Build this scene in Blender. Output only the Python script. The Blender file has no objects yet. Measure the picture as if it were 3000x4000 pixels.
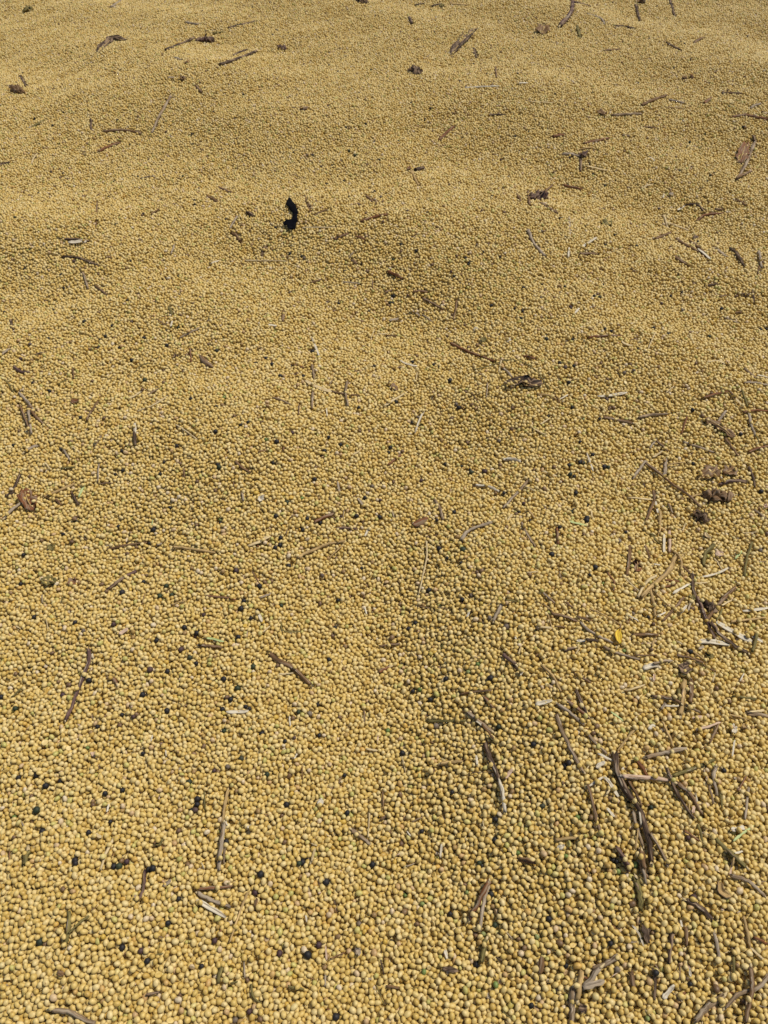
import bpy, bmesh, math, random
import numpy as np
from mathutils import Vector, noise, kdtree, Euler

S = bpy.context.scene
COL = S.collection
R = math.radians
rng = np.random.default_rng(11)
random.seed(11)

# ------------------------------------------------------------------ camera, sky, sun, exposure
CAM_H, PITCH, FPX = 0.967, R(50.0), 3004.0
cam = bpy.data.cameras.new('camera')
cam.sensor_fit = 'VERTICAL'; cam.sensor_height = 36.0; cam.sensor_width = 27.0
cam.lens = 36.0 * FPX / 4000.0
cam.clip_start, cam.clip_end = 0.01, 200.0
cam.dof.use_dof = True; cam.dof.focus_distance = 1.12; cam.dof.aperture_fstop = 14.0
cam_o = bpy.data.objects.new('camera', cam)
cam_o.location = (0, 0, CAM_H); cam_o.rotation_euler = (R(90) - PITCH, 0, 0)
COL.objects.link(cam_o); S.camera = cam_o

SUN_DIR = Vector((0.46, 0.24, 0.855)).normalized()          # towards the light: from the right, a little beyond
world = bpy.data.worlds.new('World'); S.world = world; world.use_nodes = True
wn = world.node_tree.nodes; wl = world.node_tree.links
sky = wn.new('ShaderNodeTexSky'); sky.sky_type = 'NISHITA'; sky.sun_disc = False
sky.sun_elevation = math.asin(SUN_DIR.z); sky.sun_rotation = math.atan2(SUN_DIR.x, SUN_DIR.y)
wn['Background'].inputs['Strength'].default_value = 0.05
wl.new(sky.outputs[0], wn['Background'].inputs['Color'])
sun = bpy.data.lights.new('sun', 'SUN'); sun.energy = 2.6; sun.angle = R(9); sun.color = (1.0, 0.93, 0.80)
sun_o = bpy.data.objects.new('sun', sun); COL.objects.link(sun_o)
sun_o.rotation_euler = SUN_DIR.to_track_quat('Z', 'Y').to_euler(); sun_o.location = SUN_DIR * 6
S.view_settings.view_transform = 'Standard'; S.view_settings.look = 'None'
S.view_settings.exposure = 0.66; S.view_settings.gamma = 1.0

# ------------------------------------------------------------------ the lie of the heap
FWD = np.array([0, math.cos(PITCH), -math.sin(PITCH)]); UP = np.array([0, math.sin(PITCH), math.cos(PITCH)])
EYE = np.array([0, 0, CAM_H])
def ray(px, py):
    d = FWD - UP * ((py - 2000) / FPX); return np.array([(px - 1500) / FPX, d[1], d[2]])
def flat_hit(px, py):
    d = ray(px, py); return d[:2] * (CAM_H / -d[2])
# low mounds and crests: photo spot (1659 px wide copy), half-sizes in metres, turn, height in metres
MOUNDS = [(480, 1480, .13, .17, 0, .022), (470, 960, .26, .16, .1, .026), (1330, 1380, .17, .22, .2, .024), (1250, 820, .30, .14, -.2, .024),
          (800, 500, .38, .10, -.15, .030), (1120, 225, .55, .12, -.2, .045), (740, 268, .36, .10, -.12, .030), (80, 490, .40, .12, 0, .028),
          (1590, 640, .36, .13, -.35, .030), (1610, 190, .5, .16, -.4, .045), (340, 690, .30, .10, .1, .018), (560, 1680, .10, .10, 0, .012),
          (200, 1980, .10, .08, 0, .010), (1450, 1830, .12, .10, .3, .014), (150, 190, .45, .14, .1, .03), (860, 1380, .06, .16, -.1, -.02), (1010, 1000, .07, .10, .3, -.012), (600, 930, .10, .07, -.2, .010), (250, 1380, .07, .06, 0, .008), (1180, 1560, .06, .08, 0, .009), (1390, 1180, .08, .06, 0, -.010),
          (880, 730, .22, .10, 0, -.014), (1150, 660, .22, .10, 0, -.014), (450, 600, .2, .08, 0, -.012)]
MG = [(flat_hit(a * 1.8083, b * 1.8083), sx, sy, t, h * (1.3 if b > 700 else .75)) for a, b, sx, sy, t, h in MOUNDS]
WAV = [(rng.uniform(-1, 1, 2) * k, rng.uniform(0, 6.28), a) for k, a in [(8, .0042)] * 7 + [(17, .0030)] * 7 + [(34, .0013)] * 5]
def H(x, y):
    x = np.asarray(x, float); y = np.asarray(y, float); z = np.zeros_like(x)
    for c, sx, sy, t, h in MG:
        dx, dy = x - c[0], y - c[1]
        u = dx * math.cos(t) + dy * math.sin(t); v = -dx * math.sin(t) + dy * math.cos(t)
        z = z + h * np.exp(-.5 * ((u / sx) ** 2 + (v / sy) ** 2))
    for k, ph, a in WAV: z = z + a * np.sin(k[0] * x + k[1] * y + ph)
    z = z - .075 * np.maximum(0, -x - .2) ** 1.4 - .02 * np.maximum(0, y - 2.6) ** 1.6  # fall-off at the left and far end, shaped to darken those edges
    return z

# ------------------------------------------------------------------ beans settled on one another (periodic patch)
TILE, RB = 1.05, .0030
def pack(L, n, rm, iters):
    r = rm * np.clip(rng.normal(1, .125, n), .62, 1.28)
    P = np.empty((n, 3)); P[:, :2] = rng.random((n, 2)) * L; P[:, 2] = rng.random(n) * rm * 7.5 + rm
    for it in range(iters):
        if it % 6 == 0:
            m = int(L // (2.7 * rm)); cs = L / m
            ix = (P[:, 0] / cs).astype(int) % m; iy = (P[:, 1] / cs).astype(int) % m
            cell = ix * m + iy; order = np.argsort(cell, kind='stable'); cnt = np.bincount(cell, minlength=m * m)
            start = np.concatenate([[0], np.cumsum(cnt)])[:-1]; mx = cnt.max(); tab = -np.ones((m * m, mx), int)
            tab[cell[order], np.arange(n) - start[cell[order]]] = order
            I = []; J = []
            for dx, dy in ((0, 0), (1, 0), (0, 1), (1, 1), (1, -1)):
                oc = ((ix + dx) % m) * m + (iy + dy) % m
                ii = np.repeat(np.arange(n), mx); jj = tab[oc].ravel(); k = jj >= 0
                if dx == 0 and dy == 0: k &= jj > ii
                ii = ii[k]; jj = jj[k]; d = P[ii] - P[jj]; d[:, :2] -= L * np.round(d[:, :2] / L)
                k = (d * d).sum(1) < (2.7 * rm) ** 2; I.append(ii[k]); J.append(jj[k])
            I = np.concatenate(I); J = np.concatenate(J); nc0 = None
        P[:, 2] -= rm * (.13 if it < iters * .7 else .035)
        d = P[I] - P[J]; d[:, :2] -= L * np.round(d[:, :2] / L)
        dist = np.sqrt((d * d).sum(1)) + 1e-9; ov = r[I] + r[J] - dist; k = ov > 0
        i = I[k]; j = J[k]; c = d[k] / dist[k][:, None] * (ov[k] * .5)[:, None]
        nc = np.maximum(1, .5 * (np.bincount(i, minlength=n) + np.bincount(j, minlength=n)))
        for a in range(3): P[:, a] += (np.bincount(i, c[:, a], n) - np.bincount(j, c[:, a], n)) * 1.25 / nc
        f = P[:, 2] < r * .9; P[f, 2] = r[f] * .9
        if it > iters * .5:
            lid = np.percentile(P[:, 2], 93); f = P[:, 2] > lid; P[f, 2] += (lid - P[f, 2]) * .35
        P[:, :2] %= L
    return P, r
P0, R0 = pack(TILE, int(90000 * TILE * TILE), RB, 54)
# how much of each bean is open to the sky, from a height raster of the patch
G = 1500; cs = TILE / G; hm = np.zeros(G * G); w = int(RB * 1.25 / cs) + 1
cells = []
bi, bj = (P0[:, 0] / cs).astype(int), (P0[:, 1] / cs).astype(int)
for u in range(-w, w + 1):
    for v in range(-w, w + 1):
        dx = (bi + u + .5) * cs - P0[:, 0]; dy = (bj + v + .5) * cs - P0[:, 1]; q = R0 ** 2 - dx * dx - dy * dy; k = q > 0
        cells.append((np.nonzero(k)[0], ((bi[k] + u) % G) * G + (bj[k] + v) % G, P0[k, 2] + np.sqrt(q[k])))
for k, c, z in cells: np.maximum.at(hm, c, z)
open0 = np.zeros(len(P0)); area0 = np.zeros(len(P0))
for k, c, z in cells:
    area0[k] += 1; open0[k] += z >= hm[c] - 1e-9
open0 /= np.maximum(1, area0)
ZT = float(np.median(hm)); del cells
keep0 = (open0 > 0) | (P0[:, 2] > ZT - 3.4 * RB)
P0, R0, open0 = P0[keep0], R0[keep0], open0[keep0]
def surf(x, y): return H(x, y) + ZT
def hit(px, py):                                            # a spot of the photograph on the top of the heap
    d = ray(px, py); z = ZT
    for _ in range(14):
        t = (CAM_H - z) / -d[2]; z = .5 * z + .5 * float(surf(d[0] * t, d[1] * t))
    t = (CAM_H - z) / -d[2]
    return Vector((d[0] * t, d[1] * t, z)), t               # t is also the depth along the lens axis
def project(P):
    v = P - EYE; dep = v @ FWD
    return 1500 + FPX * v[:, 0] / dep, 2000 - FPX * (v @ UP) / dep, dep

B = []; BR = []; BO = []
for a in range(-3, 4):
    for b in range(-1, 5):
        x = P0[:, 0] + a * TILE; y = P0[:, 1] + b * TILE
        k = (y > -.12) & (y < 3.75) & (np.abs(x) < .5 * (.643 * y + .75) + .28)
        B.append(np.stack([x[k], y[k], P0[k, 2] + H(x[k], y[k])], 1)); BR.append(R0[k]); BO.append(open0[k])
B = np.concatenate(B); BR = np.concatenate(BR); BO = np.concatenate(BO)
print('beans', len(B), 'ZT', ZT)

# ------------------------------------------------------------------ materials
def nodes_of(m):
    m.use_nodes = True; return m.node_tree.nodes, m.node_tree.links, m.node_tree.nodes['Principled BSDF']
def ramp(n, stops, interp='LINEAR'):
    r = n.new('ShaderNodeValToRGB'); r.color_ramp.interpolation = interp; e = r.color_ramp.elements
    while len(e) < len(stops): e.new(.5)
    for q, (p, c) in zip(e, stops): q.position = p; q.color = (*c, 1)
    return r
def bean_material(name, stops, rough, hilum):
    m = bpy.data.materials.new(name); n, l, b = nodes_of(m)
    at = n.new('ShaderNodeAttribute'); at.attribute_type = 'INSTANCER'; at.attribute_name = 'tint'
    r = ramp(n, stops); l.new(at.outputs['Fac'], r.inputs[0])
    tc = n.new('ShaderNodeTexCoord')
    no = n.new('ShaderNodeTexNoise'); no.inputs['Scale'].default_value = 420; no.inputs['Detail'].default_value = 3
    l.new(tc.outputs['Object'], no.inputs['Vector'])
    mx = n.new('ShaderNodeMix'); mx.data_type = 'RGBA'; mx.blend_type = 'MULTIPLY'; mx.inputs['Factor'].default_value = 1
    vr = ramp(n, [(.3, (.86, .84, .8)), (.7, (1.1, 1.1, 1.1))]); l.new(no.outputs['Fac'], vr.inputs[0])
    l.new(r.outputs[0], mx.inputs['A']); l.new(vr.outputs[0], mx.inputs['B'])
    # the hilum, a small brownish scar on the side of the bean
    mp = n.new('ShaderNodeMapping'); mp.inputs['Location'].default_value = (0, .0031, 0); mp.inputs['Scale'].default_value = (1 / .0013, 1 / .0013, 1 / .00055)
    mp.vector_type = 'POINT'; l.new(tc.outputs['Object'], mp.inputs['Vector'])
    mp.inputs['Location'].default_value = (0, .0031 / .0013, 0)
    ln = n.new('ShaderNodeVectorMath'); ln.operation = 'LENGTH'; l.new(mp.outputs[0], ln.inputs[0])
    hr = ramp(n, [(.55, (1, 1, 1)), (.9, (0, 0, 0))]); l.new(ln.outputs['Value'], hr.inputs[0])
    m2 = n.new('ShaderNodeMix'); m2.data_type = 'RGBA'; l.new(hr.outputs[0], m2.inputs['Factor'])
    l.new(mx.outputs['Result'], m2.inputs['A']); m2.inputs['B'].default_value = (*hilum, 1)
    l.new(m2.outputs['Result'], b.inputs['Base Color']); b.inputs['Roughness'].default_value = rough
    b.inputs['Specular IOR Level'].default_value = .35
    return m
M_BEAN = bean_material('soybean skin', [(0, (.13, .075, .04)), (.006, (.24, .15, .07)), (.012, (.46, .30, .075)), (.10, (.535, .375, .105)), (.40, (.58, .425, .145)), (.70, (.61, .465, .185)), (.925, (.63, .50, .24)),
                                        (.945, (.50, .43, .14)), (.965, (.41, .37, .11)), (.97, (.58, .36, .055)), (.98, (.46, .30, .14)), (.99, (.58, .45, .28)), (1, (.60, .50, .34))], .48, (.34, .19, .07))
M_DARK = bean_material('dark seed and gap shade', [(0, (.010, .010, .011)), (.70, (.018, .015, .015)), (.72, (.022, .034, .014)), (.80, (.035, .045, .020)), (.83, (.055, .028, .030)), (.89, (.075, .040, .034)), (.92, (.13, .10, .075)), (1, (.18, .14, .10))], .62, (.02, .015, .012))  # seed colours; the near-black also paints the shade of gaps between beans
M_GREEN = bean_material('green bean skin', [(0, (.10, .15, .035)), (.5, (.17, .23, .06)), (1, (.24, .26, .10))], .5, (.1, .1, .04))

COLS = {'w': ('white', (.54, .48, .37), (.24, .185, .12)), 'p': ('pale', (.52, .41, .23), (.34, .24, .11)), 't': ('tan', (.36, .245, .105), (.20, .125, .05)),
        'g': ('grey', (.27, .215, .155), (.12, .085, .055)), 'k': ('grey-brown', (.21, .145, .085), (.075, .046, .026)), 'b': ('brown', (.145, .080, .034), (.05, .027, .013)),
        'd': ('dark brown', (.055, .033, .020), (.018, .011, .008)), 'r': ('red-brown', (.165, .066, .026), (.06, .022, .011)), 'u': ('purple-brown', (.10, .056, .046), (.036, .020, .018)),
        'o': ('olive', (.155, .125, .042), (.06, .052, .019)), 'n': ('pale green', (.40, .46, .21), (.26, .30, .10)), 'i': ('pinkish', (.50, .36, .26), (.28, .17, .10)),
        'y': ('yellow', (.52, .33, .035), (.36, .16, .02)), 'K': ('black', (.006, .006, .008), (.004, .004, .005))}
def plant_material(key, soft):
    name, a, c = COLS[key]
    m = bpy.data.materials.new(name + (' crumb' if soft else ' plant fibre')); n, l, b = nodes_of(m)
    at = n.new('ShaderNodeAttribute'); at.attribute_name = 'grain'
    mp = n.new('ShaderNodeMapping'); l.new(at.outputs['Vector'], mp.inputs['Vector'])
    mp.inputs['Scale'].default_value = (600, 600, 600) if soft else (45, 620, 620)
    no = n.new('ShaderNodeTexNoise'); no.inputs['Scale'].default_value = 1; no.inputs['Detail'].default_value = 4; no.inputs['Roughness'].default_value = .65
    l.new(mp.outputs[0], no.inputs['Vector'])
    hi = tuple(min(.8, v * (1.25 if key in 'wpniK' else 1.9)) for v in a)
    r = ramp(n, [(.36, c), (.47, a), (.56, a), (.66, hi)]); l.new(no.outputs['Fac'], r.inputs[0])
    if key in 'bkdugr' and not soft:                          # bark rubbed off in long pale streaks
        m2 = n.new('ShaderNodeMapping'); l.new(at.outputs['Vector'], m2.inputs['Vector']); m2.inputs['Scale'].default_value = (32, 420, 420)
        n2 = n.new('ShaderNodeTexNoise'); n2.inputs['Scale'].default_value = 1; n2.inputs['Detail'].default_value = 3; l.new(m2.outputs[0], n2.inputs['Vector'])
        r2 = ramp(n, [(.51, (0, 0, 0)), (.57, (1, 1, 1))]); l.new(n2.outputs['Fac'], r2.inputs[0])
        mx = n.new('ShaderNodeMix'); mx.data_type = 'RGBA'; l.new(r2.outputs[0], mx.inputs['Factor']); l.new(r.outputs[0], mx.inputs['A'])
        mx.inputs['B'].default_value = (.33, .26, .18, 1) if key in 'gk' else (.23, .155, .095, 1)
        l.new(mx.outputs['Result'], b.inputs['Base Color'])
    else: l.new(r.outputs[0], b.inputs['Base Color'])
    bp = n.new('ShaderNodeBump'); bp.inputs['Strength'].default_value = .6; bp.inputs['Distance'].default_value = .0006
    l.new(no.outputs['Fac'], bp.inputs['Height']); l.new(bp.outputs[0], b.inputs['Normal'])
    b.inputs['Roughness'].default_value = .9 if soft else .7; b.inputs['Specular IOR Level'].default_value = .02 if key == 'K' else .2
    return m
MATS = {}
def mat(key, soft=False):
    if (key, soft) not in MATS: MATS[key, soft] = plant_material(key, soft)
    return MATS[key, soft]

# ------------------------------------------------------------------ shapes
def link(name, verts, faces, m, grain=None, parent=None, origin=None, smooth=True):
    me = bpy.data.meshes.new(name); o0 = Vector(origin) if origin is not None else Vector((0, 0, 0))
    me.from_pydata([tuple(Vector(v) - o0) for v in verts], [], faces); me.update()
    bm = bmesh.new(); bm.from_mesh(me); bmesh.ops.recalc_face_normals(bm, faces=bm.faces); bm.to_mesh(me); bm.free()
    if grain is not None:
        at = me.attributes.new('grain', 'FLOAT_VECTOR', 'POINT'); at.data.foreach_set('vector', np.asarray(grain, 'f').ravel())
    me.materials.append(m)
    if smooth: me.polygons.foreach_set('use_smooth', [True] * len(me.polygons))
    o = bpy.data.objects.new(name, me); COL.objects.link(o); o.location = o0
    if parent is not None: o.parent = parent; o.location = o0 - parent.location
    return o
def resample(pts, n):                                       # a smooth run of n points through pts
    pts = [Vector(p) for p in pts]
    if len(pts) == 2: return [pts[0].lerp(pts[1], i / (n - 1)) for i in range(n)]
    q = [pts[0] * 2 - pts[1]] + pts + [pts[-1] * 2 - pts[-2]]
    out = []; m = len(pts) - 1
    for i in range(n):
        s = min(i / (n - 1) * m, m - 1e-6); k = int(s); t = s - k; a, b, c, d = q[k:k + 4]
        out.append(.5 * (2 * b + (c - a) * t + (2 * a - 5 * b + 4 * c - d) * t * t + (3 * b - a - 3 * c + d) * t ** 3))
    return out
def frames(c):
    F = []
    for i in range(len(c)):
        t = (c[min(i + 1, len(c) - 1)] - c[max(i - 1, 0)]).normalized(); s = t.cross(Vector((0, 0, 1))).normalized(); F.append((t, s, s.cross(t).normalized()))
    return F
def tube(c, rad, sides=8, ragged=1.0, knob=None, rnd=random):
    F = frames(c); V = []; Gr = []; Fa = []; L = 0; sd = rnd.uniform(0, 50); n = len(c)
    ridge = [rnd.uniform(.80, 1.12) if k % 2 else rnd.uniform(.95, 1.12) for k in range(sides)]
    for i, (p, (t, s, u)) in enumerate(zip(c, F)):
        if i: L += (c[i] - c[i - 1]).length
        for k in range(sides):
            a = 2 * math.pi * k / sides; rr = rad[i] * ridge[k] * rnd.uniform(.94, 1.06)
            off = t * (rnd.uniform(-1.6, 1.0) * ragged * rad[i] * (1 if i == n - 1 else -1)) if i in (0, n - 1) else Vector()
            V.append(p + s * math.cos(a) * rr + u * math.sin(a) * rr * .86 + off); Gr.append((L + sd, math.cos(a) * .0022 + sd, math.sin(a) * .0022))
    for i in range(n - 1):
        for k in range(sides):
            a, b = i * sides + k, i * sides + (k + 1) % sides; Fa.append((a, b, b + sides, a + sides))
    for i in (0, n - 1):
        V.append(c[i] + F[i][0] * (rad[i] * (.5 if i == 0 else -.5))); Gr.append((sd + 9, sd, .001)); e = len(V) - 1
        for k in range(sides): Fa.append((i * sides + k, i * sides + (k + 1) % sides, e))
    return V, Fa, Gr
def sheet(c, half, thick, curl, crinkle, ragged, cols=5, rnd=random):
    F = frames(c); n = len(c); V = []; Gr = []; Fa = []; sd = rnd.uniform(0, 50); L = 0; top = []
    for i, (p, (t, s, u)) in enumerate(zip(c, F)):
        if i: L += (c[i] - c[i - 1]).length
        e = [1 + rnd.uniform(-1, 1) * ragged, 1 + rnd.uniform(-1, 1) * ragged]
        for k in range(cols):
            v = k / (cols - 1) * 2 - 1; hw = half[i] * (e[0] if v < 0 else e[1])
            q = p + s * v * hw
            z = curl * half[i] * (v * v - .35) + crinkle * half[i] * (noise.noise(q * 160 + Vector((sd, 0, 0))) * 1.3 + noise.noise(q * 420 + Vector((0, sd, 0))) * .6)
            if i in (0, n - 1): q = q + t * rnd.uniform(-.8, .8) * ragged * half[i] * 1.5
            top.append((q + u * z, (L + sd, v * half[i] + sd, sd)))
    for q, g in top: V.append(q); Gr.append(g)
    N = len(V)
    for (q, g), i in zip(top, range(N)): V.append(q - F[i // cols][2] * thick); Gr.append(g)
    for i in range(n - 1):
        for k in range(cols - 1):
            a = i * cols + k; Fa.append((a, a + 1, a + cols + 1, a + cols)); Fa.append((N + a, N + a + cols, N + a + cols + 1, N + a + 1))
    rim = list(range(cols)) + [i * cols + cols - 1 for i in range(1, n)] + [(n - 1) * cols + k for k in range(cols - 2, -1, -1)] + [i * cols for i in range(n - 2, 0, -1)]
    for a, b in zip(rim, rim[1:] + rim[:1]): Fa.append((a, b, N + b, N + a))
    return V, Fa, Gr
def ico(sub):
    bm = bmesh.new(); bmesh.ops.create_icosphere(bm, subdivisions=sub, radius=1); v = [x.co.copy() for x in bm.verts]; f = [tuple(x.index for x in q.verts) for q in bm.faces]; bm.free(); return v, f
ICO2, ICO3 = ico(2), ico(3)
# ---- what lies on the beans, read off the photograph: tile, then kind colour width(px): x,y ... in that tile's own pixels
TILES = {'a0': (0, 3333, 2.212), 'a1': (750, 3333, 2.212), 'a2': (1500, 3333, 2.212), 'a3': (2250, 3333, 2.212),
         'b0': (0, 2600, 2.074), 'b1': (750, 2600, 2.074), 'b2': (1500, 2600, 2.074), 'b3': (2200, 2600, 2.074),
         'c0': (0, 1800, 2.074), 'c1': (750, 1800, 2.074), 'c2': (1500, 1800, 2.074), 'c3': (2200, 1800, 2.074),
         'd0': (0, 1000, 2.074), 'd1': (750, 1000, 2.074), 'd2': (1500, 1000, 2.074), 'd3': (2200, 1000, 2.074),
         'e0': (0, 0, 1.659), 'e1': (1000, 0, .952), 'e2': (2000, 0, .952), 'z0': (200, 2500, 5.53)}
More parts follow.
